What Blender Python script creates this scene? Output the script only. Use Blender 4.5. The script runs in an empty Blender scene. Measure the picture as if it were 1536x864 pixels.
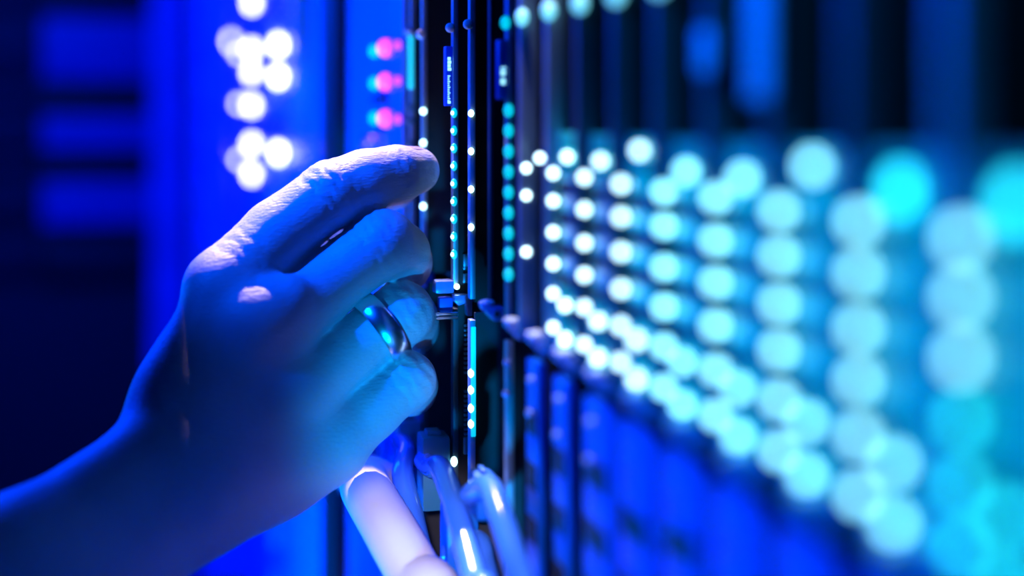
import bpy, bmesh, math, random
import numpy as np
from mathutils import Vector, Matrix

random.seed(7)
C = bpy.context.scene.collection
SC = bpy.context.scene

# ------------------------------------------------------------------ place
# x: into the rack row, y: along the row (away), z: up.  metres.
TH = math.atan2(539, 2133)          # camera yaw towards the rack row
CT, ST = math.cos(TH), math.sin(TH)
ZC = 1.25                           # eye height
W = 0.0930                          # plane of the card fronts


def cam(px, py, Y):
    """point seen at a picture position, Y metres ahead of the camera"""
    X = (px - 768) / 2133 * Y
    Z = (160 - py) / 2133 * Y
    return Vector((X * CT + Y * ST, -X * ST + Y * CT, ZC + Z))


def ks(k):
    """row position of card slot k"""
    return 0.3467 - 0.02486 * k


# ------------------------------------------------------------------ materials
def mat(name, col, rough=0.5, metal=0.0, emit=None, strength=0.0, noise=0.0, nscale=60.0, bump=0.0, coat=0.0):
    m = bpy.data.materials.new(name)
    m.use_nodes = True
    nt = m.node_tree
    b = nt.nodes['Principled BSDF']
    b.inputs['Base Color'].default_value = (*col, 1)
    b.inputs['Roughness'].default_value = rough
    b.inputs['Metallic'].default_value = metal
    b.inputs['Coat Weight'].default_value = coat
    if emit:
        b.inputs['Emission Color'].default_value = (*emit, 1)
        b.inputs['Emission Strength'].default_value = strength
    if noise or bump:
        tc = nt.nodes.new('ShaderNodeTexCoord')
        nz = nt.nodes.new('ShaderNodeTexNoise')
        nz.inputs['Scale'].default_value = nscale
        nz.inputs['Detail'].default_value = 4
        nt.links.new(tc.outputs['Object'], nz.inputs['Vector'])
        if noise:
            mx = nt.nodes.new('ShaderNodeMix')
            mx.data_type = 'RGBA'
            mx.inputs['A'].default_value = (*[c * (1 - noise) for c in col], 1)
            mx.inputs['B'].default_value = (*[min(1, c * (1 + noise)) for c in col], 1)
            nt.links.new(nz.outputs['Fac'], mx.inputs['Factor'])
            nt.links.new(mx.outputs['Result'], b.inputs['Base Color'])
        if bump:
            bp = nt.nodes.new('ShaderNodeBump')
            bp.inputs['Strength'].default_value = bump
            bp.inputs['Distance'].default_value = 0.0006
            nt.links.new(nz.outputs['Fac'], bp.inputs['Height'])
            nt.links.new(bp.outputs['Normal'], b.inputs['Normal'])
    return m


M = {
    'black': mat('black_board', (0.010, 0.014, 0.018), 0.55, noise=0.3, nscale=250),
    'dark': mat('dark_metal', (0.02, 0.025, 0.035), 0.5, 0.3, noise=0.2, nscale=90),
    'rackblack': mat('rack_black', (0.012, 0.013, 0.016), 0.6, noise=0.2, nscale=40),
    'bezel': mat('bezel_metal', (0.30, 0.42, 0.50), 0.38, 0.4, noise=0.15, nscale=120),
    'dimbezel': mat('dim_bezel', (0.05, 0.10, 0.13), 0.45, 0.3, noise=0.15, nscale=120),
    'face': mat('face_plate', (0.02, 0.62, 0.62), 0.42, 0.0, noise=0.1, nscale=150),
    'blueface': mat('blue_face', (0.0, 0.16, 0.75), 0.42, 0.1, noise=0.15, nscale=120),
    'bluepanel': mat('blue_panel', (0.0, 0.20, 0.85), 0.35, 0.0, noise=0.12, nscale=14),
    'label': mat('blue_label', (0.03, 0.14, 0.75), 0.4, noise=0.05, nscale=200),
    'tag': mat('azure_tag', (0.04, 0.55, 0.92), 0.4, noise=0.05, nscale=200),
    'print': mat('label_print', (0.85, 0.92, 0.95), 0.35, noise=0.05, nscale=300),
    'lever': mat('lever_blue', (0.24, 0.36, 0.88), 0.22, 0.0, noise=0.1, nscale=200, coat=0.6),
    'steel': mat('bright_steel', (0.82, 0.86, 0.88), 0.18, 1.0, noise=0.05, nscale=300),
    'chip': mat('component', (0.16, 0.36, 0.50), 0.3, 0.5, noise=0.2, nscale=400),
    'blackslot': mat('vent_black', (0.006, 0.008, 0.01), 0.7, noise=0.2, nscale=200),
    'cablepale': mat('pale_cable', (0.86, 0.84, 0.90), 0.5, noise=0.04, nscale=100),
    'cableblue': mat('blue_cable', (0.05, 0.22, 0.85), 0.25, noise=0.06, nscale=100, coat=0.6),
    'plug': mat('plug_plastic', (0.03, 0.20, 0.36), 0.4, noise=0.1, nscale=150),
    'gasket': mat('post_black', (0.006, 0.006, 0.009), 0.5, noise=0.2, nscale=60),
    'floor': mat('floor_tile', (0.05, 0.06, 0.09), 0.35, noise=0.3, nscale=3),
    'wall': mat('wall_paint', (0.05, 0.06, 0.11), 0.8, noise=0.15, nscale=5),
    'unit': mat('unit_grey', (0.10, 0.12, 0.2), 0.5, noise=0.2, nscale=20),
    'unitblue': mat('unit_blue', (0.0, 0.035, 0.36), 0.5, noise=0.2, nscale=20),
    'rackblue': mat('rack_blue', (0.0, 0.10, 0.8), 0.45, noise=0.35, nscale=9),
    'led_white': mat('led_white', (0.8, 0.9, 0.9), 0.3, emit=(0.62, 0.95, 1.0), strength=5),
    'spill_glow': mat('glow_strip', (0.02, 0.5, 0.55), 0.3, emit=(0.0, 0.46, 0.52), strength=1.3),
    'led_ice': mat('led_ice', (0.6, 0.9, 0.9), 0.3, emit=(0.30, 0.88, 1.0), strength=5),
    'led_pale': mat('led_pale', (0.6, 0.9, 0.9), 0.3, emit=(0.16, 0.66, 0.78), strength=1.5),
    'led_aqua': mat('led_aqua', (0.1, 0.9, 0.9), 0.3, emit=(0.02, 0.80, 0.92), strength=4),
    'marks': mat('glowing_print', (.7, .9, .9), 0.3, emit=(0.35, 0.9, 1.0), strength=1.6),
    'led_teal': mat('led_teal', (0.2, 0.7, 0.7), 0.3, emit=(0.0, 0.60, 0.80), strength=1.05),
    'led_core': mat('led_core', (0.8, 0.9, 0.9), 0.3, emit=(0.6, 1.0, 1.0), strength=4),
    'led_far': mat('led_far', (0.9, 0.9, 1), 0.3, emit=(0.84, 0.84, 1.0), strength=9),
    'led_pink': mat('led_pink', (0.9, 0.2, 0.8), 0.3, emit=(0.95, 0.06, 0.88), strength=2.4),
    'led_pinkdim': mat('led_pinkdim', (0.9, 0.2, 0.8), 0.3, emit=(0.75, 0.05, 0.8), strength=1.5),
    'led_cyan': mat('led_cyan', (0.1, 0.8, 0.9), 0.3, emit=(0.0, 0.55, 0.85), strength=2.0),
    'ring': mat('ring_metal', (0.80, 0.84, 0.84), 0.27, 1.0, noise=0.06, nscale=300),
    'nail': mat('nail', (0.75, 0.62, 0.6), 0.25, noise=0.04, nscale=200, coat=0.3),
    'lamp': mat('lamp_housing', (0.3, 0.3, 0.32), 0.5, noise=0.05, nscale=30),
}

# ------------------------------------------------------------------ mesh helpers


class MB:
    def __init__(self):
        self.bm = bmesh.new()

    def box(self, x0, x1, y0, y1, z0, z1, bev=0.0):
        r = bmesh.ops.create_cube(self.bm, size=1.0)
        vs = r['verts']
        bmesh.ops.scale(self.bm, vec=(abs(x1 - x0), abs(y1 - y0), abs(z1 - z0)), verts=vs)
        bmesh.ops.translate(self.bm, vec=((x0 + x1) / 2, (y0 + y1) / 2, (z0 + z1) / 2), verts=vs)
        if bev:
            es = list({e for v in vs for e in v.link_edges})
            bmesh.ops.bevel(self.bm, geom=es, offset=bev, segments=2, affect='EDGES', profile=0.6)
        return self

    def prism_xz(self, pts, y0, y1, bev=0.0):
        """outline in x,z pushed along y"""
        a = [self.bm.verts.new((p[0], y0, p[1])) for p in pts]
        b = [self.bm.verts.new((p[0], y1, p[1])) for p in pts]
        n = len(pts)
        fs = [self.bm.faces.new(a), self.bm.faces.new(b[::-1])]
        for i in range(n):
            fs.append(self.bm.faces.new((a[i], b[i], b[(i + 1) % n], a[(i + 1) % n])))
        bmesh.ops.recalc_face_normals(self.bm, faces=fs)
        if bev:
            es = list({e for f in fs for e in f.edges})
            bmesh.ops.bevel(self.bm, geom=es, offset=bev, segments=2, affect='EDGES', profile=0.6)
        return self

    def dome(self, c, rx, ry, rz, seg=14):
        r = bmesh.ops.create_uvsphere(self.bm, u_segments=seg, v_segments=max(6, seg // 2 + 1), radius=1.0)
        bmesh.ops.scale(self.bm, vec=(rx, ry, rz), verts=r['verts'])
        bmesh.ops.translate(self.bm, vec=c, verts=r['verts'])
        return self

    def cyl(self, p0, p1, r0, r1=None, seg=20):
        p0, p1 = Vector(p0), Vector(p1)
        d = p1 - p0
        r = bmesh.ops.create_cone(self.bm, cap_ends=True, segments=seg, radius1=r0,
                                  radius2=r0 if r1 is None else r1, depth=d.length)
        q = Vector((0, 0, 1)).rotation_difference(d.normalized()).to_matrix().to_4x4()
        bmesh.ops.transform(self.bm, matrix=Matrix.Translation((p0 + p1) / 2) @ q, verts=r['verts'])
        return self

    def tube(self, pts, rad, seg=14, sub=10, flat=1.0):
        P = [Vector(p) for p in pts]
        Q = [P[0] * 2 - P[1]] + P + [P[-1] * 2 - P[-2]]
        path = []
        for i in range(1, len(Q) - 2):
            for t in range(sub):
                u = t / sub
                a, b, c, d = Q[i - 1], Q[i], Q[i + 1], Q[i + 2]
                path.append(0.5 * ((2 * b) + (c - a) * u + (2 * a - 5 * b + 4 * c - d) * u * u + (3 * b - a - 3 * c + d) * u ** 3))
        path.append(P[-1])
        rings = []
        nrm = None
        for i, p in enumerate(path):
            t = (path[min(i + 1, len(path) - 1)] - path[max(i - 1, 0)]).normalized()
            if nrm is None:
                nrm = t.orthogonal().normalized()
            nrm = (nrm - t * nrm.dot(t)).normalized()
            bn = t.cross(nrm)
            r = rad(i / (len(path) - 1)) if callable(rad) else rad
            rings.append([self.bm.verts.new(p + nrm * (math.cos(a) * r) + bn * (math.sin(a) * r * flat))
                          for a in [2 * math.pi * j / seg for j in range(seg)]])
        for a, b in zip(rings, rings[1:]):
            for j in range(seg):
                self.bm.faces.new((a[j], a[(j + 1) % seg], b[(j + 1) % seg], b[j]))
        self.bm.faces.new(rings[0][::-1])
        self.bm.faces.new(rings[-1])
        return self

    def build(self, name, m, parent=None, smooth=True):
        me = bpy.data.meshes.new(name)
        bmesh.ops.recalc_face_normals(self.bm, faces=self.bm.faces)
        self.bm.to_mesh(me)
        self.bm.free()
        me.materials.append(m)
        if smooth:
            for p in me.polygons:
                p.use_smooth = True
            me.set_sharp_from_angle(angle=math.radians(35))
        o = bpy.data.objects.new(name, me)
        C.objects.link(o)
        if parent:
            attach(o, parent)
        return o




def attach(o, parent):
    o.parent = parent
    o.matrix_parent_inverse = parent_world(parent).inverted()


def parent_world(o):
    m = Matrix.LocRotScale(o.location, o.rotation_euler, o.scale)
    if o.parent:
        m = parent_world(o.parent) @ o.matrix_parent_inverse @ m
    return m


def thing(name, label, cat, loc, group=None):
    o = bpy.data.objects.new(name, None)
    o.empty_display_size = 0.02
    C.objects.link(o)
    o.location = loc
    o['label'] = label
    o['category'] = cat
    if group:
        o['group'] = group
    return o


def struct(name, mb, m):
    o = mb.build(name, m)
    o['kind'] = 'structure'
    return o


_domes = {}


def led(c, rx, ry, rz, m, parent, name='indicator_light'):
    key = (rx, ry, rz, m.name)
    if key not in _domes:
        mb = MB()
        mb.dome((0, 0, 0), rx, ry, rz)
        o = mb.build(name, m)
        _domes[key] = o
        first = True
    else:
        o = _domes[key].copy()
        o.name = name
        C.objects.link(o)
    o.location = c
    attach(o, parent)
    return o


# ------------------------------------------------------------------ room
XL, XR, Y0, Y1, H = -1.15, 1.15, -1.3, 4.3, 2.7
struct('floor', MB().box(XL - .1, XR + .1, Y0, Y1 + .1, -0.1, 0), M['floor'])
struct('ceiling', MB().box(XL - .1, XR + .1, Y0, Y1 + .1, H, H + .1), M['wall'])
struct('wall_left', MB().box(XL - .1, XL, Y0, Y1, 0, H), M['wall'])
struct('wall_right', MB().box(XR, XR + .1, Y0, Y1, 0, H), M['wall'])
struct('wall_end', MB().box(XL - .1, XR + .1, Y1, Y1 + .1, 0, H), M['wall'])

# ------------------------------------------------------------------ main rack
RX1 = W + 0.62
rack = thing('server_rack', 'near black equipment rack holding the lit line cards', 'rack', (W + .3, .36, 0))
MB().box(W + .01, RX1, -.05, .76, 0, .10).build('plinth', M['rackblack'], rack)
MB().box(RX1 - .01, RX1, -.05, .76, .1, 2.1).build('back_panel', M['rackblack'], rack)
MB().box(W + .004, RX1 - .01, -.05, .76, 2.1, 2.14).build('top_panel', M['rackblack'], rack)
MB().box(W - .006, W + .05, .7016, .7638, .1, 2.1, .002).build('post', M['gasket'], rack)
MB().box(W + .004, W + .06, -.05, .0, .1, 2.1, .002).build('post', M['gasket'], rack)
ZT, ZM, ZB = ZC + .118, ZC - .0605, ZC - .312
for (z0, z1, nm) in ((ZT, ZT + .03, 'guide_rail'), (ZM - .0012, ZM + .0012, 'guide_rail'), (ZB - .02, ZB, 'guide_rail')):
    MB().box(W + .012, W + .26, .0, .7016, z0, z1).build(nm, M['black'], rack)
MB().box(W + .25, W + .255, .0, .7016, ZB, ZT).build('backplane', M['black'], rack)
# filler panels above and below the cage
MB().box(W + .006, W + .01, .0, .7016, ZT + .03, 2.1, .001).build('filler_panel', M['dark'], rack)
MB().box(W + .006, W + .01, .0, .7016, .1, ZB - .02, .001).build('filler_panel', M['dark'], rack)
# shallow cable shelf under the lower cards
sh = MB().box(W - .16, W + .006, .10, .7016, ZB - .024, ZB - .020)
sh.box(W - .163, W - .160, .10, .7016, ZB - .024, ZB - .004)
sh.build('cable_shelf', M['dark'], rack)

NUM = ['first', 'second', 'third', 'fourth', 'fifth', 'sixth', 'seventh', 'eighth', 'ninth', 'tenth', 'eleventh', 'twelfth']


def circuit_board(s, z0, z1, root, t=.0016, depth=.24, m='black'):
    return MB().box(W + .0012, W + depth, s, s + t, z0, z1).build('circuit_board', M[m], root)


def ejector(y, z, root, m='lever'):
    """card ejector lever: a hooked lever on a pivot block"""
    x = W
    pts = [(x + .002, z + .0010), (x - .0014, z + .0014), (x - .0030, z + .0024), (x - .0042, z + .0020),
           (x - .0038, z + .0002), (x - .0022, z - .0012), (x - .0008, z - .0028), (x + .002, z - .0030)]
    o = MB().prism_xz(pts, y - .0030, y + .0030, .0005).build('ejector_lever', M[m], root)
    p = MB().cyl((x - .0003, y - .0042, z - .0006), (x - .0003, y + .0042, z - .0006), .0009).build('pivot_pin', M['steel'], o)
    MB().dome((x - .0022, y, z + .0022), .0022, .0024, .0008).build('highlight_cap', M['print'], o)  # pale cap added as the highlight on the lever top
    return o


UZ0, UZ1 = ZM + .0016, ZT - .0005
LZ0, LZ1 = ZB + .0005, ZM - .0016

# ---- upper cards with blocks of white lights
ROWS = [-.0154, -.0222, -.0295, -.0367, -.0440, -.0517]
for i, k in enumerate(range(0, 10)):
    s = ks(k)
    lab = ('line card with only three white lights, right of the teal-dotted card' if k == 0 else
           '%s line card of white light rows, counting from beside the three-light card' % NUM[k - 1])
    r = thing('line_card', lab, 'line card', (W + .1, s, UZ0), 'line cards with white light rows')
    circuit_board(s, UZ0, UZ1, r)
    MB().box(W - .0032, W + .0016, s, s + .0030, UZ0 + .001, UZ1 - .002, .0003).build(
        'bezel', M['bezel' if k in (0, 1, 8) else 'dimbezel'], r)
    if k > 0:
        fp = MB()
        fp.box(W - .0002, W + .0020, s - .0200, s - .0003, ZC - .0560, ZC - .0060, .0004)
        fp.box(W - .0026, W + .0010, s - .0084, s - .0068, ZC - .0560, ZC - .0412, .0003)
        fp.box(W - .0026, W + .0010, s - .0102, s - .0086, ZC - .0160, ZC - .0060, .0003)
        fp.build('face_plate', M['face'], r)
        sl = MB()
        for a, b in zip(ROWS, ROWS[1:]):
            zz = ZC + (a + b) / 2
            sl.box(W - .0006, W + .0004, s - .0190, s - .0010, zz - .0014, zz + .0014, .0003)
        sl.build('vent_slots', M['blackslot'], r)
        if k >= 3:
            lg = MB()
            for z in ROWS:
                lg.box(W - .0007, W + .0002, s - .0192, s - .0012, ZC + z - .0012, ZC + z + .0012, .0003)
            lg.build('glow_strip', M['spill_glow'], r)  # LED spill across the plate, put in as glowing teal strips
    R1 = (.0011, .0008, .0011) if k < 4 else (.0013, .0008, .0013)
    LM = M['led_white' if k < 4 else 'led_ice']
    for j, z in enumerate(ROWS):
        if k == 0 and j not in (0, 1, 3):
            continue
        LM = M['led_white' if k < 4 else 'led_aqua' if (k >= 8 and j >= 3) else 'led_ice']
        led((W - .0017, s - .0001, ZC + z + random.uniform(-.0003, .0003)), *R1, LM, r)
        if j in (4, 5) and k > 0:
            led((W - .0013, s - .0085, ZC + z - .0016), .0012, .0008, .0012, LM, r)
    if k == 0:
        led((W - .0017, ks(.53), ZC - .0125), .0011, .0012, .0011, M['led_white'], r)
    else:
        zt = -.0085 if k in (3, 6) else -.0115
        if k < 7:
            led((W - .0013, s - .0103, ZC + zt), *R1, LM, r)
        else:
            led((W - .0013, s - .0103, ZC - .0105), .0016, .0008, .0022, M['led_aqua'], r)
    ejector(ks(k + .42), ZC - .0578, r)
    if k <= 4:
        led((W - .0030, s - .001, ZC + .0225), .0015, .0030, .0022, M['led_pale'], r, 'top_light')
    if k == 6:
        MB().box(W - .0044, W - .0034, s - .0020, s + .0060, ZC + .0012, ZC + .032, .0002).build('pull_tag', M['tag'], r)
    if k == 5:
        MB().box(W - .0044, W - .0034, s - .0040, s + .0020, ZC + .0055, ZC + .013, .0002).build('pull_tag', M['tag'], r)

# ---- upper cards near the focus


def pcb_parts(root, s, zlist):
    for z, h, d in zlist:
        MB().box(W + .0026, W + .0026 + d, s - .0016, s - .0001, ZC + z, ZC + z + h, .0003).build('component', M['chip'], root)


def narrow_card(s, label, leds, lm, z0=UZ0, z1=UZ1, bez='bezel', strip=None, size=(.0009, .0010, .0011)):
    r = thing('line_card', label, 'line card', (W + .1, s, z0))
    circuit_board(s, z0, z1, r)
    MB().box(W - .0006, W + .0011, s - .0012, s + .0026, z0 + .001, z1 - .002, .0003).build('bezel', M[bez], r)
    for z in leds:
        led((W - .0004, s - .0014, ZC + z), *size, M[lm], r)
    return r


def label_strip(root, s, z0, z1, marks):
    o = MB().box(W - .0028, W - .0006, s - .0002, s + .0034, ZC + z0, ZC + z1, .0002).build('asset_label', M['label'], root)
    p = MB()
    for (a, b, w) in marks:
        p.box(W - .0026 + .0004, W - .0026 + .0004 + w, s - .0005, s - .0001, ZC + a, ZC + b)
    p.build('glowing_print', M['marks'], o)  # printed code on the label, given emission so it reads bright


# k=-1: twelve teal dots
s = ks(-1)
c = narrow_card(s, 'line card with a column of soft teal dots left of the white lights',
                [-.0010 - .0055 * i for i in range(9)], 'led_teal', size=(.0013, .0015, .0018))
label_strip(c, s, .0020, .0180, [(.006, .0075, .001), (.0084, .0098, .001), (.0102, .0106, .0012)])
led((W - .0012, s - .001, ZC + .0225), .0013, .0014, .0018, M['led_teal'], c, 'top_light')
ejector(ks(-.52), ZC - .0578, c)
# double-width dark slot
s = ks(-2.0)
c = thing('blank_card', 'plain black blank card beside the six small blue dots', 'blank card', (W + .1, s, UZ0))
circuit_board(s, UZ0, UZ1, c)
MB().box(W + .0006, W + .0020, s - .0010, s + .0030, UZ0 + .001, UZ1 - .002, .0003).build('bezel', M['blackslot'], c)
# k=-2.87 sparse white lights
s = ks(-2.87)
c = narrow_card(s, 'line card with widely spaced white lights and a 2 by 3 grid of blue dots',
                [-.0020 - .0114 * i for i in range(4)], 'led_core')
MB().dome((W - .0012, s - .001, ZC + .0247), .0016, .0016, .0016).build('thumbscrew', M['print'], c)
dots = [(W + .0078, -.0455), (W + .0098, -.0455), (W + .0078, -.0479), (W + .0098, -.0479), (W + .0078, -.0503),
        (W + .0098, -.0503), (W + .0092, -.0540), (W + .0092, -.0584)]
for (x, z) in dots:
    if ZC + z > UZ0 + .001:
        led((x, s - .0002, ZC + z), .0006, .0007, .0006, M['lever'], c, 'solder_dot')
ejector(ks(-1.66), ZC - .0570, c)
# k=-3.87 dense dots, label with printed code
s = ks(-3.87)
c = narrow_card(s, 'line card with a blue label of tiny glowing print above a dense dotted light column',
                [-.0020 - .0056 * i for i in range(9)], 'led_teal', size=(.0010, .0011, .0016))
for i in range(9):
    led((W - .0010, s - .0020, ZC - .0020 - .0056 * i), .0006, .0006, .0007, M['led_core'], c, 'light_core')
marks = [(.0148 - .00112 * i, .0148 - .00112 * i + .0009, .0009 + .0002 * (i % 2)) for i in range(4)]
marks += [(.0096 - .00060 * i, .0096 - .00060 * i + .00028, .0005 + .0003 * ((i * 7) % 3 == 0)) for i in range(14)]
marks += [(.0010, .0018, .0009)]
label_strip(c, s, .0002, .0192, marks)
MB().dome((W - .0015, s - .001, ZC + .0250), .0016, .0016, .0016).build('thumbscrew', M['print'], c)
pcb_parts(c, s, [(-.0508, .0040, .0018), (-.0560, .0030, .0028), (-.0518, .0014, .0010)])
led((W + .0004, s - .0020, ZC - .0570), .0009, .0009, .0009, M['led_core'], c)
# k=-6 sparse
s = ks(-6.0)
c = narrow_card(s, 'line card with sparse white lights right behind the index fingertip',
                [-.0016 - .0112 * i for i in range(4)], 'led_core', size=(.0011, .0011, .0012))
MB().dome((W - .0012, s - .001, ZC + .0255), .0017, .0017, .0017).build('thumbscrew', M['print'], c)
# bar-light card
s = .519
c = narrow_card(s, 'line card with a vertical teal light bar near the pink lights', [], 'led_teal')
MB().box(W - .0016, W + .0004, s - .0016, s + .0004, ZC + .0065, ZC + .0262, .0006).build('light_bar', M['led_teal'], c)
MB().dome((W - .0012, s - .0012, ZC + .0275), .0016, .0016, .0016).build('thumbscrew', M['print'], c)
for z in (-.0020, -.0070, -.0150):
    MB().box(W - .002, W + .001, s - .0016, s - .0004, ZC + z, ZC + z + .003, .0004).build('component', M['chip'], c)

# ---- pale blue indicator panel with pink lights
pn = thing('indicator_panel', 'smooth blue panel with three rows of pink and cyan lights', 'panel', (W + .1, .61, ZB))
MB().box(W + .0005, W + .0112, .534, .7010, ZB + .001, ZT - .001, .0015).build('panel_body', M['bluepanel'], pn)
MB().box(W - .0012, W + .0010, .5310, .5338, ZB + .001, ZT - .001, .0004).build('edge_strip', M['bezel'], pn)
for z in (.0240, .0101, -.0049):
    led((W - .0004, .6090, ZC + z), .0019, .0024, .0024, M['led_cyan'], pn)
    led((W - .0004, .5777, ZC + z), .0032, .0040, .0034, M['led_pink'], pn)
    led((W - .0004, .5480, ZC + z), .0016, .0020, .0018, M['led_pinkdim'], pn)
MB().box(W - .006, W + .001, .596, .606, ZC - .0180, ZC - .0120, .001).build('latch', M['steel'], pn)
MB().box(W - .003, W + .001, .578, .604, ZC + .0015, ZC + .0042, .0008).build('slot', M['gasket'], pn)

# ---- lower tier
for i, k in enumerate(range(-1, 10)):
    s = ks(k)
    r = thing('fan_card', '%s blue lower card under the ejector levers, counting away from the double dark slot' % NUM[i],
              'lower card', (W + .1, s, LZ0), 'blue lower cards under the white lights')
    circuit_board(s, LZ0, LZ1, r)
    if k == -1:
        MB().box(W - .0006, W + .0012, s - .0012, s + .0030, LZ0 + .001, LZ1 - .001, .0003).build('bezel', M['bezel'], r)
    else:
        f = MB().box(W - .0006, W + .0016, s - (.0075 if k < 2 else .0150), s + .0042, LZ0 + .001, LZ1 - .0015, .0005).build('bezel', M['blueface'], r)
        sl = MB()
        z = LZ1 - .014 - .004 * (k % 2)
        while z > LZ0 + .02:
            sl.box(W - .0010, W + .0002, s - (.0060 if k < 2 else .0125), s + .0024, z - .0062, z, .0004)
            z -= .0135
        sl.build('vent_slots', M['blackslot'], f)
    for q in range(2):
        MB().dome((W - .0010, s - .0022 + .001 * q, ZC - .0685 - .0085 * q), .0011, .0016, .0011).build('screw', M['lever'], r)

s = ks(-2.87)
c = narrow_card(s, 'lower card whose blue edge carries cyan-white lights beside a black gap',
                [-.0800, -.0850, -.0905, -.0952], 'led_core', LZ0, LZ1, 'bezel', size=(.0009, .0011, .0013))
MB().box(W - .0004, W + .0010, s - .0020, s - .0012, ZC - .099, ZC - .066, .0003).build('glow_strip', M['led_teal'], c)
s = ks(-3.87)
c = narrow_card(s, 'lower card with the steel pins, bracket and rows of tiny solder pins', [], 'led_core', LZ0, LZ1, 'dimbezel')
for i in range(26):
    z = -.0700 - .00150 * i
    if i in (11, 12, 13):
        continue
    MB().box(W + .0030, W + .0052 - .0008 * (i % 3 == 0), s - .0012, s - .0001, ZC + z, ZC + z + .0008, .0002).build('solder_pin', M['chip'], c)
MB().box(W + .0028, W + .0046, s - .0016, s - .0001, ZC - .1105, ZC - .1050, .0003).build('component', M['chip'], c)
led((W - .0004, s - .0014, ZC - .1125), .0011, .0012, .0016, M['led_core'], c)
# bracket, tab and pins (latch assembly)
lt = MB().box(W - .0066, W - .0006, s - .0030, s + .0030, ZC - .0590, ZC - .0562 + .0012, .0006).build('latch_tab', M['lever'], c)
MB().prism_xz([(W - .0012, ZC - .0592), (W + .0040, ZC - .0592), (W + .0046, ZC - .0610), (W + .0046, ZC - .0660),
               (W + .0030, ZC - .0660), (W + .0026, ZC - .0618), (W + .0002, ZC - .0626), (W - .0012, ZC - .0612)],
              s - .0060, s - .0012, .0004).build('bracket', M['lever'], c)
for dz in (0, .0013):
    MB().cyl((W - .0072, s - .0035, ZC - .0666 + dz), (W + .0004, s - .0035, ZC - .0666 + dz), .00055).build('steel_pin', M['steel'], c)
MB().box(W - .0050, W - .0006, s - .001, s + .003, ZC - .0650, ZC - .0606, .0006).build('latch_block', M['label'], c)
s = ks(-6.0)
c = narrow_card(s, 'lower card partly hidden behind the little finger', [-.0790], 'led_core', LZ0, LZ1, 'dimbezel', size=(.0011, .0012, .0012))
MB().box(W - .004, W + .001, s - .002, s + .004, ZC - .0640, ZC - .0600, .0006).build('latch_tab', M['lever'], c)
MB().box(W - .004, W + .001, s - .002, s + .004, ZC - .0560 - .0072, ZC - .0600, .0006).build('latch_block', M['lever'], c)

# ------------------------------------------------------------------ cables


def cable(label, pts, r, m, plug=None, pm='plug'):
    root = thing('patch_cable', label, 'cable', pts[0])
    MB().tube(pts, r).build('cable_jacket', M[m], root)
    if plug:
        x0, y, z0, z1 = plug
        pb = MB().box(x0, W - .0015, y - .0055, y + .0055, z0, z1, .0012).build('plug', M[pm], root)
        MB().box(x0 + .002, W - .004, y - .003, y + .003, z1, z1 + .0014, .0005).build('latch_clip', M[pm], pb)
    return root


def drop(p):
    return [Vector((p[0], p[1] - .002, ZC - .24)), Vector((p[0] - .002, p[1] - .006, ZB - .0195 + .0095))]


q = cam(662, 950, .396)
cable('thick pale cable slanting down just below the hand',
      [Vector((W - .016, .592, ZC - .150)), cam(566, 724, .485), cam(545, 724, .455), cam(582, 790, .420), cam(622, 862, .406), q] + drop(q),
      .0080, 'cablepale', (W - .018, .592, ZC - .160, ZC - .140))
y = ks(-6.0)
q = cam(672, 960, .412)
cable('glossy blue cable bending down right of the pale cable',
      [Vector((W - .008, y, ZC - .118)), cam(610, 680, .474), cam(604, 712, .454), cam(620, 780, .440), cam(642, 870, .425), q] + drop(q),
      .0036, 'cableblue', (W - .010, y, ZC - .126, ZC - .110))
y = ks(-3.87) + .004
q = cam(732, 960, .346)
cable('glossy blue cable with a bright tip looping from the dim teal plug',
      [Vector((W - .009, y, ZC - .113)), cam(647, 700, .440), cam(660, 702, .416), cam(678, 745, .398), cam(694, 800, .384), cam(712, 870, .366), q] + drop(q),
      .0033, 'cableblue', (W - .0105, y, ZC - .128, ZC - .1045))
y = ks(-2.4)
q = cam(776, 1000, .360)
cable('blue cable under the square blue plug at the dark slot',
      [Vector((W - .009, y, ZC - .130)), cam(716, 812, .402), cam(729, 850, .394), cam(752, 930, .376), q] + drop(q),
      .0030, 'cableblue', (W - .011, y, ZC - .140, ZC - .1155), 'blueface')
y = ks(-1.45)
q = cam(835, 1000, .308)
cable('blue cable curving down beside the lower blue cards',
      [Vector((W - .008, y, ZC - .107)), cam(733, 730, .378), cam(752, 775, .362), cam(776, 850, .346), cam(808, 930, .324), q] + drop(q),
      .0032, 'cableblue', (W - .0075, y, ZC - .113, ZC - .101), 'blueface')

# ------------------------------------------------------------------ next racks along the row


def far_rack(y0, y1, label, light_rows):
    r = thing('server_rack', label, 'rack', (W + .3, (y0 + y1) / 2, 0))
    g = .012
    MB().box(W + .03, RX1, y0 + .002, y1 - .002, 0, 2.14).build('cabinet', M['rackblack'], r)
    MB().box(W - .002, W + .04, y0 + .002, y0 + .03, .02, 2.12, .003).build('post', M['rackblue'], r)
    MB().box(W - .002, W + .04, y1 - .03, y1 - .002, .02, 2.12, .003).build('post', M['rackblue'], r)
    return r


fr = thing('server_rack', 'second rack along the row with a smooth glossy blue front door', 'rack', (W + .3, .9, 0))
MB().box(W + .012, RX1, .768, 1.0, 0, 2.14).build('cabinet', M['rackblack'], fr)
MB().box(W - .002, W + .012, .768, .998, .05, 2.10, .003).build('door', M['bluepanel'], fr)
hd = MB().box(W - .012, W - .002, .845, .853, ZC - .02, ZC + .20, .002).build('door_handle', M['bezel'], fr)


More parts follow.
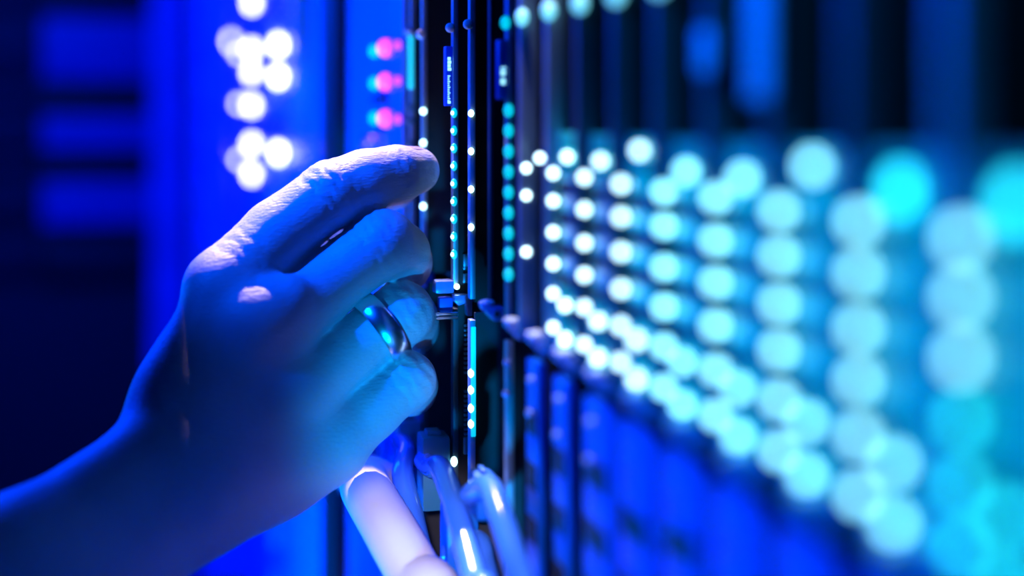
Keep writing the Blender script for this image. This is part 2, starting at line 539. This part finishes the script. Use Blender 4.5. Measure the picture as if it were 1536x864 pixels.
def light_rack(y0, y1, ordn, cols, rows):
    r = thing('server_rack', '%s rack along the row, with %s' % (ordn[0], ordn[1]), 'rack', (W + .3, (y0 + y1) / 2, 0))
    MB().box(W + .012, RX1, y0 + .002, y1 - .002, 0, 2.14).build('cabinet', M['rackblack'], r)
    z = .08
    n = 0
    while z < 2.05:
        h = random.choice((.0445, .0445, .089))
        u = MB().box(W - .002, W + .012, y0 + .004, y1 - .004, z, z + h - .004, .002).build(
            'server_unit', M['rackblue'], r)
        if n < 60:
            MB().box(W - .010, W - .002, y0 + .030, y0 + .042, z + .008, z + h - .012, .002).build('handle', M['bezel'], u)
        z += h
        n += 1
    for (s, zs, sz) in cols:
        for z in zs:
            led((W - .006, s, ZC + z), *sz, M['led_far'], r)
    return r


big = (.004, .006, .0058)
light_rack(1.002, 1.60, ('third', 'bright white lights in two columns'),
           [(1.028, (.0440, .0215, -.0330), (.004, .005, .0062)),
            (1.31, (.094, .052, .031, .001, -.034, -.061), big),
            (1.50, (.055, .003, -.055), (.003, .004, .0035))], None)
light_rack(1.604, 2.2, ('fourth', 'faint white lights'), [(1.66, (.003, -.045, .075), (.003, .006, .006))], None)
light_rack(2.204, 2.8, ('fifth', 'plain blue units and no lights'), [], None)
light_rack(2.804, 3.4, ('farthest', 'plain blue units near the end wall'), [], None)

# ------------------------------------------------------------------ end of the aisle
cb = thing('network_cabinet', 'dim cabinet of dark and blue units closing the end of the aisle', 'cabinet', (-.53, 3.85, 0))
MB().box(-1.06, .02, 3.66, 4.2, 0, 2.2).build('cabinet_body', M['rackblack'], cb)
MB().box(-1.06, -1.02, 3.62, 3.66, .0, 2.2, .003).build('post', M['gasket'], cb)
MB().box(-.005, .09, 3.61, 3.66, .0, 2.2, .003).build('post', M['rackblue'], cb)
for (z, h, b_) in ((-.42, .10, 0), (-.29, .115, 1), (-.165, .05, 0), (-.105, .09, 1), (-.005, .06, 0), (.065, .16, 1), (.235, .1, 0)):
    z0, z1 = ZC + z, ZC + z + h - .008
    MB().box(-1.01, -.27, 3.64, 3.66, z0, z1, .004).build('server_unit', M['gasket'], cb)
    MB().box(-.262, -.008, 3.62, 3.66, z0, z1, .004).build('server_unit', M['unitblue' if b_ else 'gasket'], cb)

# ------------------------------------------------------------------ the hand (signed distance field, one continuous skin)


def V(px, py, Y):
    return np.array(cam(px, py, Y))


WR = V(296, 694, .404)
EL = WR + 4.6 * (V(104, 846, .372) - WR)
J = {
    'index': [V(336, 432, .420), V(415, 352, .430), V(497, 291, .436), V(548, 272, .441), V(592, 262, .447), V(624, 256, .453)],
    'middle': [V(405, 500, .4195), V(488, 428, .430), V(574, 365, .434), V(597, 380, .447), V(604, 394, .460), V(602, 406, .473)],
    'ring': [V(442, 592, .418), V(522, 530, .430), V(602, 470, .437), V(612, 480, .452), V(616, 492, .466), V(612, 500, .478)],
    'little': [V(500, 664, .422), V(556, 616, .429), V(611, 570, .434), V(616, 578, .446), V(617, 586, .458), V(612, 592, .467)],
}
RAD = {
    'index': [.0116, .0105, .0103, .0097, .0091, .0076],
    'middle': [.0116, .0100, .0102, .0098, .0092, .0080],
    'ring': [.0110, .0097, .0097, .0094, .0088, .0076],
    'little': [.0100, .0088, .0085, .0082, .0077, .0068],
}
THUMB = [V(280, 600, .412), V(360, 490, .452), V(440, 338, .468), V(530, 287, .476), V(588, 278, .480)]
TRAD = [.0150, .0140, .0112, .0105, .0086]

adir = (EL - WR) / np.linalg.norm(EL - WR)
knuck = J['little'][0] - J['index'][0]
across = knuck - adir * knuck.dot(adir)
across /= np.linalg.norm(across)
pal = np.cross(across, adir)           # normal of the back of the hand, sign fixed below
if pal.dot(WR - np.array((0, 0, ZC))) > 0:
    pal = -pal                         # now points towards the viewer = dorsal side
prims = []


def chain(pts, rads):
    return [(pts[i], pts[i + 1], rads[i], rads[i + 1]) for i in range(len(pts) - 1)]


def lerp(a, b, t):
    return a * (1 - t) + b * t


palm = []
wr_off = {'index': -.0062, 'middle': -.002, 'ring': .004, 'little': .0095}
for f in ('index', 'middle', 'ring', 'little'):
    w0 = WR + across * wr_off[f]
    a = J[f][0]
    m = lerp(w0, a, .55) - pal * .002
    palm += chain([w0, m, a], [.0102 if f == 'index' else .0116, .0100 if f == 'index' else .0112, RAD[f][0] - .0004])
# knuckle and tendon ridges on the back of the hand
palm += chain([V(362, 500, .4158), V(388, 480, .4138), V(436, 448, .4165)], [.0056, .0072, .0058])
# fleshy palm side
pc = (J['index'][0] + J['little'][0]) / 2 - pal * .010
palm += chain([WR + across * .006 - pal * .006, lerp(WR, J['little'][0], .55) - pal * .012 + across * .002, J['little'][0] - pal * .008], [.0115, .0145, .0105])
palm += chain([WR - pal * .004, pc], [.0135, .0120])
# forearm: two bones wide
fa = []
for t in (-.0068, .0068):
    fa += chain([WR + across * t, lerp(WR, EL, .28) + across * t * 1.25, lerp(WR, EL, 1.0) + across * t * 1.6], [.0132 if t < 0 else .0146, .0150, .0260])

allp = np.array([p for ch in (palm, fa) for c4 in ch for p in c4[:2]] + [p for f in J for p in J[f]] + THUMB)
e1 = -adir
e2 = across
e3 = np.cross(e1, e2)
R = np.stack([e1, e2, e3])             # rows: local axes
loc = allp @ R.T
HV = .00085
lo = loc.min(0) - .036
hi = loc.max(0) + .020
lo[0] = (EL @ R.T)[0] - .004            # clean cut at the elbow end
N = np.ceil((hi - lo) / HV).astype(int) + 1
ax = [lo[i] + HV * np.arange(N[i]) for i in range(3)]
BIG = np.float32(.03)


def field(ch, k):
    F = np.full(N, BIG, np.float32)
    for (a, b, ra, rb) in ch:
        a = a @ R.T
        b = b @ R.T
        mg = max(ra, rb) + .016
        i0 = np.clip(np.floor((np.minimum(a, b) - mg - lo) / HV).astype(int), 0, N)
        i1 = np.clip(np.ceil((np.maximum(a, b) + mg - lo) / HV).astype(int) + 1, 0, N)
        if (i1 <= i0).any():
            continue
        X = ax[0][i0[0]:i1[0]][:, None, None].astype(np.float32)
        Yy = ax[1][i0[1]:i1[1]][None, :, None].astype(np.float32)
        Z = ax[2][i0[2]:i1[2]][None, None, :].astype(np.float32)
        d = (b - a).astype(np.float32)
        L2 = float(d @ d) + 1e-12
        t = ((X - a[0]) * d[0] + (Yy - a[1]) * d[1] + (Z - a[2]) * d[2]) / L2
        t = np.clip(t, 0, 1)
        D = np.sqrt((X - a[0] - t * d[0]) ** 2 + (Yy - a[1] - t * d[1]) ** 2 + (Z - a[2] - t * d[2]) ** 2) - (ra + t * (rb - ra))
        sl = tuple(slice(i0[q], i1[q]) for q in range(3))
        F[sl] = smin(F[sl], D.astype(np.float32), k)
    return F


def smin(a, b, k):
    h = np.maximum(k - np.abs(a - b), 0) / k
    return np.minimum(a, b) - h * h * k * .25


PF = field(palm, .009)
FA = field(fa, .012)
PF = smin(PF, FA, .014)
del FA
F = None
for f in J:
    Fi = smin(field(chain(J[f], RAD[f]), .0022), PF, .0036)
    F = Fi if F is None else smin(F, Fi, .0010)
Fi = smin(field(chain(THUMB, TRAD), .004), PF, .012)
F = smin(F, Fi, .0010)
del Fi, PF
F[0] = np.maximum(F[0], HV * .5)        # close the cut


def surface_nets(F):
    S = F < 0
    n0, n1, n2 = F.shape
    cnt = np.zeros((n0 - 1, n1 - 1, n2 - 1), np.int8)
    for dx in (0, 1):
        for dy in (0, 1):
            for dz in (0, 1):
                cnt += S[dx:n0 - 1 + dx, dy:n1 - 1 + dy, dz:n2 - 1 + dz]
    act = (cnt > 0) & (cnt < 8)
    del cnt
    idx = np.argwhere(act)
    ids = np.full(act.shape, -1, np.int32)
    ids[tuple(idx.T)] = np.arange(len(idx))
    acc = np.zeros((len(idx), 3))
    num = np.zeros(len(idx))
    cor = [(a, b, c) for a in (0, 1) for b in (0, 1) for c in (0, 1)]
    val = {c: F[idx[:, 0] + c[0], idx[:, 1] + c[1], idx[:, 2] + c[2]].astype(float) for c in cor}
    for c in cor:
        for q in range(3):
            if c[q] == 0:
                d = list(c)
                d[q] = 1
                d = tuple(d)
                va, vb = val[c], val[d]
                cr = (va < 0) != (vb < 0)
                t = np.where(cr, va / np.where(cr, va - vb, 1), 0)
                p = np.array(c, float)[None].repeat(len(idx), 0)
                p[:, q] += t
                acc[cr] += p[cr]
                num[cr] += 1
    verts = idx + acc / num[:, None]
    faces = []
    for q in range(3):
        a, b = [(1, 2), (2, 0), (0, 1)][q]
        sl0 = [slice(None)] * 3
        sl1 = [slice(None)] * 3
        sl0[q] = slice(0, -1)
        sl1[q] = slice(1, None)
        s0, s1 = S[tuple(sl0)], S[tuple(sl1)]
        e = np.argwhere(s0 != s1)
        e = e[(e[:, a] > 0) & (e[:, b] > 0) & (e[:, a] < F.shape[a] - 1) & (e[:, b] < F.shape[b] - 1)]
        flip = s1[tuple(e.T)]
        qv = []
        for (da, db) in ((-1, -1), (0, -1), (0, 0), (-1, 0)):
            g = e.copy()
            g[:, a] += da
            g[:, b] += db
            qv.append(ids[tuple(g.T)])
        qv = np.stack(qv, 1)
        qv[flip] = qv[flip][:, ::-1]
        faces.append(qv)
    return verts, np.concatenate(faces)


verts, faces = surface_nets(F)
# relax a little
E = np.concatenate([faces[:, [0, 1]], faces[:, [1, 2]], faces[:, [2, 3]], faces[:, [3, 0]]])
E = np.concatenate([E, E[:, ::-1]])
for it in range(6):
    s_ = np.zeros_like(verts)
    np.add.at(s_, E[:, 0], verts[E[:, 1]])
    n_ = np.bincount(E[:, 0], minlength=len(verts))[:, None]
    verts = verts + .5 * (s_ / n_ - verts)
P = (verts * HV + lo) @ R              # world
# normals for the crease carving
fn = np.cross(P[faces[:, 2]] - P[faces[:, 0]], P[faces[:, 3]] - P[faces[:, 1]])
vn = np.zeros_like(P)
for q in range(4):
    np.add.at(vn, faces[:, q], fn)
vn /= np.linalg.norm(vn, axis=1)[:, None] + 1e-12


def carve(center, along, spread, depth, offs, wid, side):
    """skin folds across a joint on the side facing `side`"""
    global P
    r = P - center
    u = r @ along
    lat = r - u[:, None] * along
    w = np.exp(-(np.linalg.norm(lat, axis=1) / spread) ** 4) * np.clip(vn @ side * 1.6, 0, 1)
    for i, o in enumerate(offs):
        wob = .0006 * np.sin(900 * (lat @ np.cross(along, side)) + 2.1 * i)
        P = P - vn * (w * depth * np.exp(-((u - o + wob) / wid) ** 2))[:, None]


for f, dj, ddj in (('index', 2, 4), ('middle', 2, None), ('ring', 2, None), ('little', 2, None)):
    al = J[f][dj] - J[f][dj - 1]
    al /= np.linalg.norm(al)
    sd = pal - al * pal.dot(al)
    up = np.array((0, 0, 1.0))
    sd = sd / np.linalg.norm(sd) + .6 * up
    sd -= al * sd.dot(al)
    sd /= np.linalg.norm(sd)
    carve(J[f][dj], al, .017, .00042, (-.0050, -.0018, .0016, .0050), .0009, sd)
    if ddj:
        al = J[f][ddj] - J[f][ddj - 1]
        al /= np.linalg.norm(al)
        carve(J[f][ddj], al, .015, .00035, (-.0014, .0012), .0008, sd)
al = J['index'][1] - J['index'][0]
al /= np.linalg.norm(al)
sdk = pal + np.array((0, 0, .6))
sdk /= np.linalg.norm(sdk)
carve(J['index'][0] + al * .010, al, .016, .00030, (-.004, 0, .004), .0009, sdk)

hand = thing('person_hand', "person's bare right hand and forearm reaching into the rack, metal ring on one finger", 'hand', WR)
me = bpy.data.meshes.new('skin')
me.from_pydata(P.tolist(), [], faces.tolist())
me.update()
for p in me.polygons:
    p.use_smooth = True

# skin material: fine stretched lines and pores in the bump only
sk = bpy.data.materials.new('skin')
sk.use_nodes = True
nt = sk.node_tree
b = nt.nodes['Principled BSDF']
b.inputs['Roughness'].default_value = .46
b.inputs['Specular IOR Level'].default_value = .45
tc = nt.nodes.new('ShaderNodeTexCoord')
n1 = nt.nodes.new('ShaderNodeTexNoise')
n1.inputs['Scale'].default_value = 70
n1.inputs['Detail'].default_value = 3
mx = nt.nodes.new('ShaderNodeMix')
mx.data_type = 'RGBA'
mx.inputs['A'].default_value = (.44, .43, .48, 1)
mx.inputs['B'].default_value = (.56, .54, .60, 1)
nt.links.new(tc.outputs['Object'], n1.inputs['Vector'])
nt.links.new(n1.outputs['Fac'], mx.inputs['Factor'])
nt.links.new(mx.outputs['Result'], b.inputs['Base Color'])
mp = nt.nodes.new('ShaderNodeMapping')
mp.inputs['Rotation'].default_value = (.3, .5, .4)
mp.inputs['Scale'].default_value = (420, 900, 1500)
n2 = nt.nodes.new('ShaderNodeTexNoise')
n2.inputs['Scale'].default_value = 1
n2.inputs['Detail'].default_value = 5
vo = nt.nodes.new('ShaderNodeTexVoronoi')
vo.feature = 'DISTANCE_TO_EDGE'
vo.inputs['Scale'].default_value = 620
ad = nt.nodes.new('ShaderNodeMath')
ad.operation = 'MULTIPLY_ADD'
ad.inputs[1].default_value = .35
nt.links.new(tc.outputs['Object'], mp.inputs['Vector'])
nt.links.new(mp.outputs['Vector'], n2.inputs['Vector'])
nt.links.new(tc.outputs['Object'], vo.inputs['Vector'])
nt.links.new(vo.outputs['Distance'], ad.inputs[0])
nt.links.new(n2.outputs['Fac'], ad.inputs[2])
bp = nt.nodes.new('ShaderNodeBump')
bp.inputs['Strength'].default_value = .5
bp.inputs['Distance'].default_value = .0006
nt.links.new(ad.outputs['Value'], bp.inputs['Height'])
nt.links.new(bp.outputs['Normal'], b.inputs['Normal'])
me.materials.append(sk)
skin = bpy.data.objects.new('skin', me)
C.objects.link(skin)
attach(skin, hand)

# ring on the ring finger
a, bb = J['ring'][1], J['ring'][2]
axd = Vector(bb - a).normalized()
cen = Vector(lerp(a, bb, .60))
rg = MB()
u = axd.orthogonal().normalized()
v = axd.cross(u)
prof = [(-.0033, .0104), (-.0033, .0114), (-.0024, .0120), (0, .0123), (.0024, .0120), (.0033, .0114), (.0033, .0104), (0, .0101)]
rings = []
for i in range(64):
    t = 2 * math.pi * i / 64
    d = u * math.cos(t) + v * math.sin(t)
    rings.append([rg.bm.verts.new(cen + axd * p + d * r) for p, r in prof])
for i in range(64):
    A, B = rings[i], rings[(i + 1) % 64]
    for q in range(len(prof)):
        rg.bm.faces.new((A[q], A[(q + 1) % len(prof)], B[(q + 1) % len(prof)], B[q]))
ro = rg.build('ring', M['ring'], hand)
ro['label'] = 'polished metal ring'

# finger nails
def nail(f, side, r0, sc):
    pts = THUMB if f == 'thumb' else J[f]
    rr = TRAD if f == 'thumb' else RAD[f]
    tip, prev = Vector(pts[-1]), Vector(pts[-2])
    d = (tip - prev).normalized()
    n = Vector(side)
    n = (n - d * n.dot(d)).normalized()
    w = d.cross(n)
    mb = MB()
    g = []
    for i in range(9):
        row = []
        for j in range(9):
            a = (j - 4) / 4 * .85
            l = (i - 4) / 4
            x = l * .0050 - .0026
            seg = (tip - prev).length
            rw = (rr[-1] + (rr[-2] - rr[-1]) * min(1, -x / seg)) if x < 0 else math.sqrt(rr[-1] ** 2 - x * x)
            rw += .0003
            row.append(mb.bm.verts.new(tip + d * x + n * (math.cos(a) * rw) + w * (math.sin(a) * rw * (1 - .12 * l * l))))
        g.append(row)
    for i in range(8):
        for j in range(8):
            mb.bm.faces.new((g[i][j], g[i + 1][j], g[i + 1][j + 1], g[i][j + 1]))
    r = bmesh.ops.solidify(mb.bm, geom=mb.bm.faces[:], thickness=.0007)
    return mb.build('fingernail', M['nail'], hand)


nail('index', (-.55, .1, .85), 0, 1.0)
nail('middle', (.75, .1, .3), 0, 1.0)
nail('ring', (.75, .1, .2), 0, 1.0)
nail('little', (.75, .1, .2), 0, 1.0)
nail('thumb', (-.3, .8, .5), 0, 1.0)

# ------------------------------------------------------------------ lights


def area(name, p, target, size, col, power, sy=None, spread=math.pi):
    l = bpy.data.lights.new(name, 'AREA')
    l.size = size
    if sy:
        l.shape = 'RECTANGLE'
        l.size_y = sy
    l.color = col
    l.energy = power
    l.spread = spread
    o = bpy.data.objects.new(name, l)
    C.objects.link(o)
    o.location = p
    o.rotation_euler = (Vector(target) - Vector(p)).to_track_quat('-Z', 'Y').to_euler()
    return o


hc = cam(480, 400, .43)


def spot(name, p, target, rad, col, power, ang, blend):
    l = bpy.data.lights.new(name, 'SPOT')
    l.color = col
    l.energy = power
    l.shadow_soft_size = rad
    l.spot_size = math.radians(ang)
    l.spot_blend = blend
    o = bpy.data.objects.new(name, l)
    C.objects.link(o)
    o.location = p
    o.rotation_euler = (Vector(target) - Vector(p)).to_track_quat('-Z', 'Y').to_euler()
    return o


# pale lamp further down the aisle, behind and above the hand
spot('pale_lamp', Vector((.03, 1.12, ZC + 1.03)), cam(497, 268, .445), .004, (1.0, .74, 1.0), 225, 3.95, .15)
# added pale spot beside the camera, brightens the pale cable
spot('cable_fill', Vector((-.02, -.05, ZC + .03)), cam(628, 830, .40), .004, (1.0, .80, 1.0), 9, 7.0, .5)
# blue lamp over the aisle, lights the backs of the fingers and the near rack
spot('blue_lamp', Vector((-.42, .28, ZC + .42)), cam(590, 325, .44), .015, (0.0, .07, 1.0), 85, 11, 1.0)
# added cyan spot, stands in for the card LEDs' light on the fingers
spot('cyan_fill', Vector((W - .05, .13, ZC - .20)), cam(640, 570, .44), .008, (0.0, .34, 1.0), 7.0, 17, 1.0)
# blue aisle lamps further along
area('aisle_lamp', Vector((-.80, 2.1, ZC + .70)), Vector((W, 1.9, ZC - .1)), .5, (0.0, .040, 1.0), 120, sy=1.6)
area('aisle_lamp', Vector((-.34, .75, ZC - .55)), Vector((W, .72, ZC - .05)), .25, (0.0, .16, 1.0), 9, spread=math.radians(110))
# added lavender spot to brighten the tops of the ejector levers
spot('lever_fill', Vector((W - .07, .30, ZC + .42)), Vector((W - .004, .325, ZC - .060)), .01, (.72, .70, 1.0), 16.0, 12, .8)
# added azure spot to brighten tags and bezels of the near cards
spot('card_fill', Vector((-.16, .04, ZC + .26)), Vector((W, .205, ZC + .018)), .04, (0.0, .40, 1.0), 5.0, 26, .8)
# added blue wash on the near lower cards, stands in for aisle light
spot('near_wash', Vector((-.12, .15, ZC - .27)), Vector((W, .22, ZC - .15)), .05, (0.0, .10, 1.0), 4, 50, .8)

w = bpy.data.worlds.new('World')
SC.world = w
w.use_nodes = True
bg = w.node_tree.nodes['Background']
bg.inputs['Color'].default_value = (0.0, .014, .035, 1)
bg.inputs['Strength'].default_value = .4

# ------------------------------------------------------------------ camera
cd = bpy.data.cameras.new('camera')
cd.sensor_width = 36
cd.lens = 2133 / 1536 * 36
cd.shift_x = 0
cd.shift_y = -(432 - 160) / 1536
cd.clip_start = .01
cd.dof.use_dof = True
cd.dof.focus_distance = .438
cd.dof.aperture_fstop = (2133 / 1536 * .036) / .0128
cd.dof.aperture_blades = 0
co = bpy.data.objects.new('camera', cd)
C.objects.link(co)
co.location = (0, 0, ZC)
co.rotation_euler = (math.pi / 2, 0, -TH)
SC.camera = co

SC.view_settings.view_transform = 'Standard'
SC.view_settings.look = 'None'
SC.view_settings.exposure = 0
SC.view_settings.gamma = 1
SC.view_settings.use_curve_mapping = False
SC.cycles.use_denoising = True
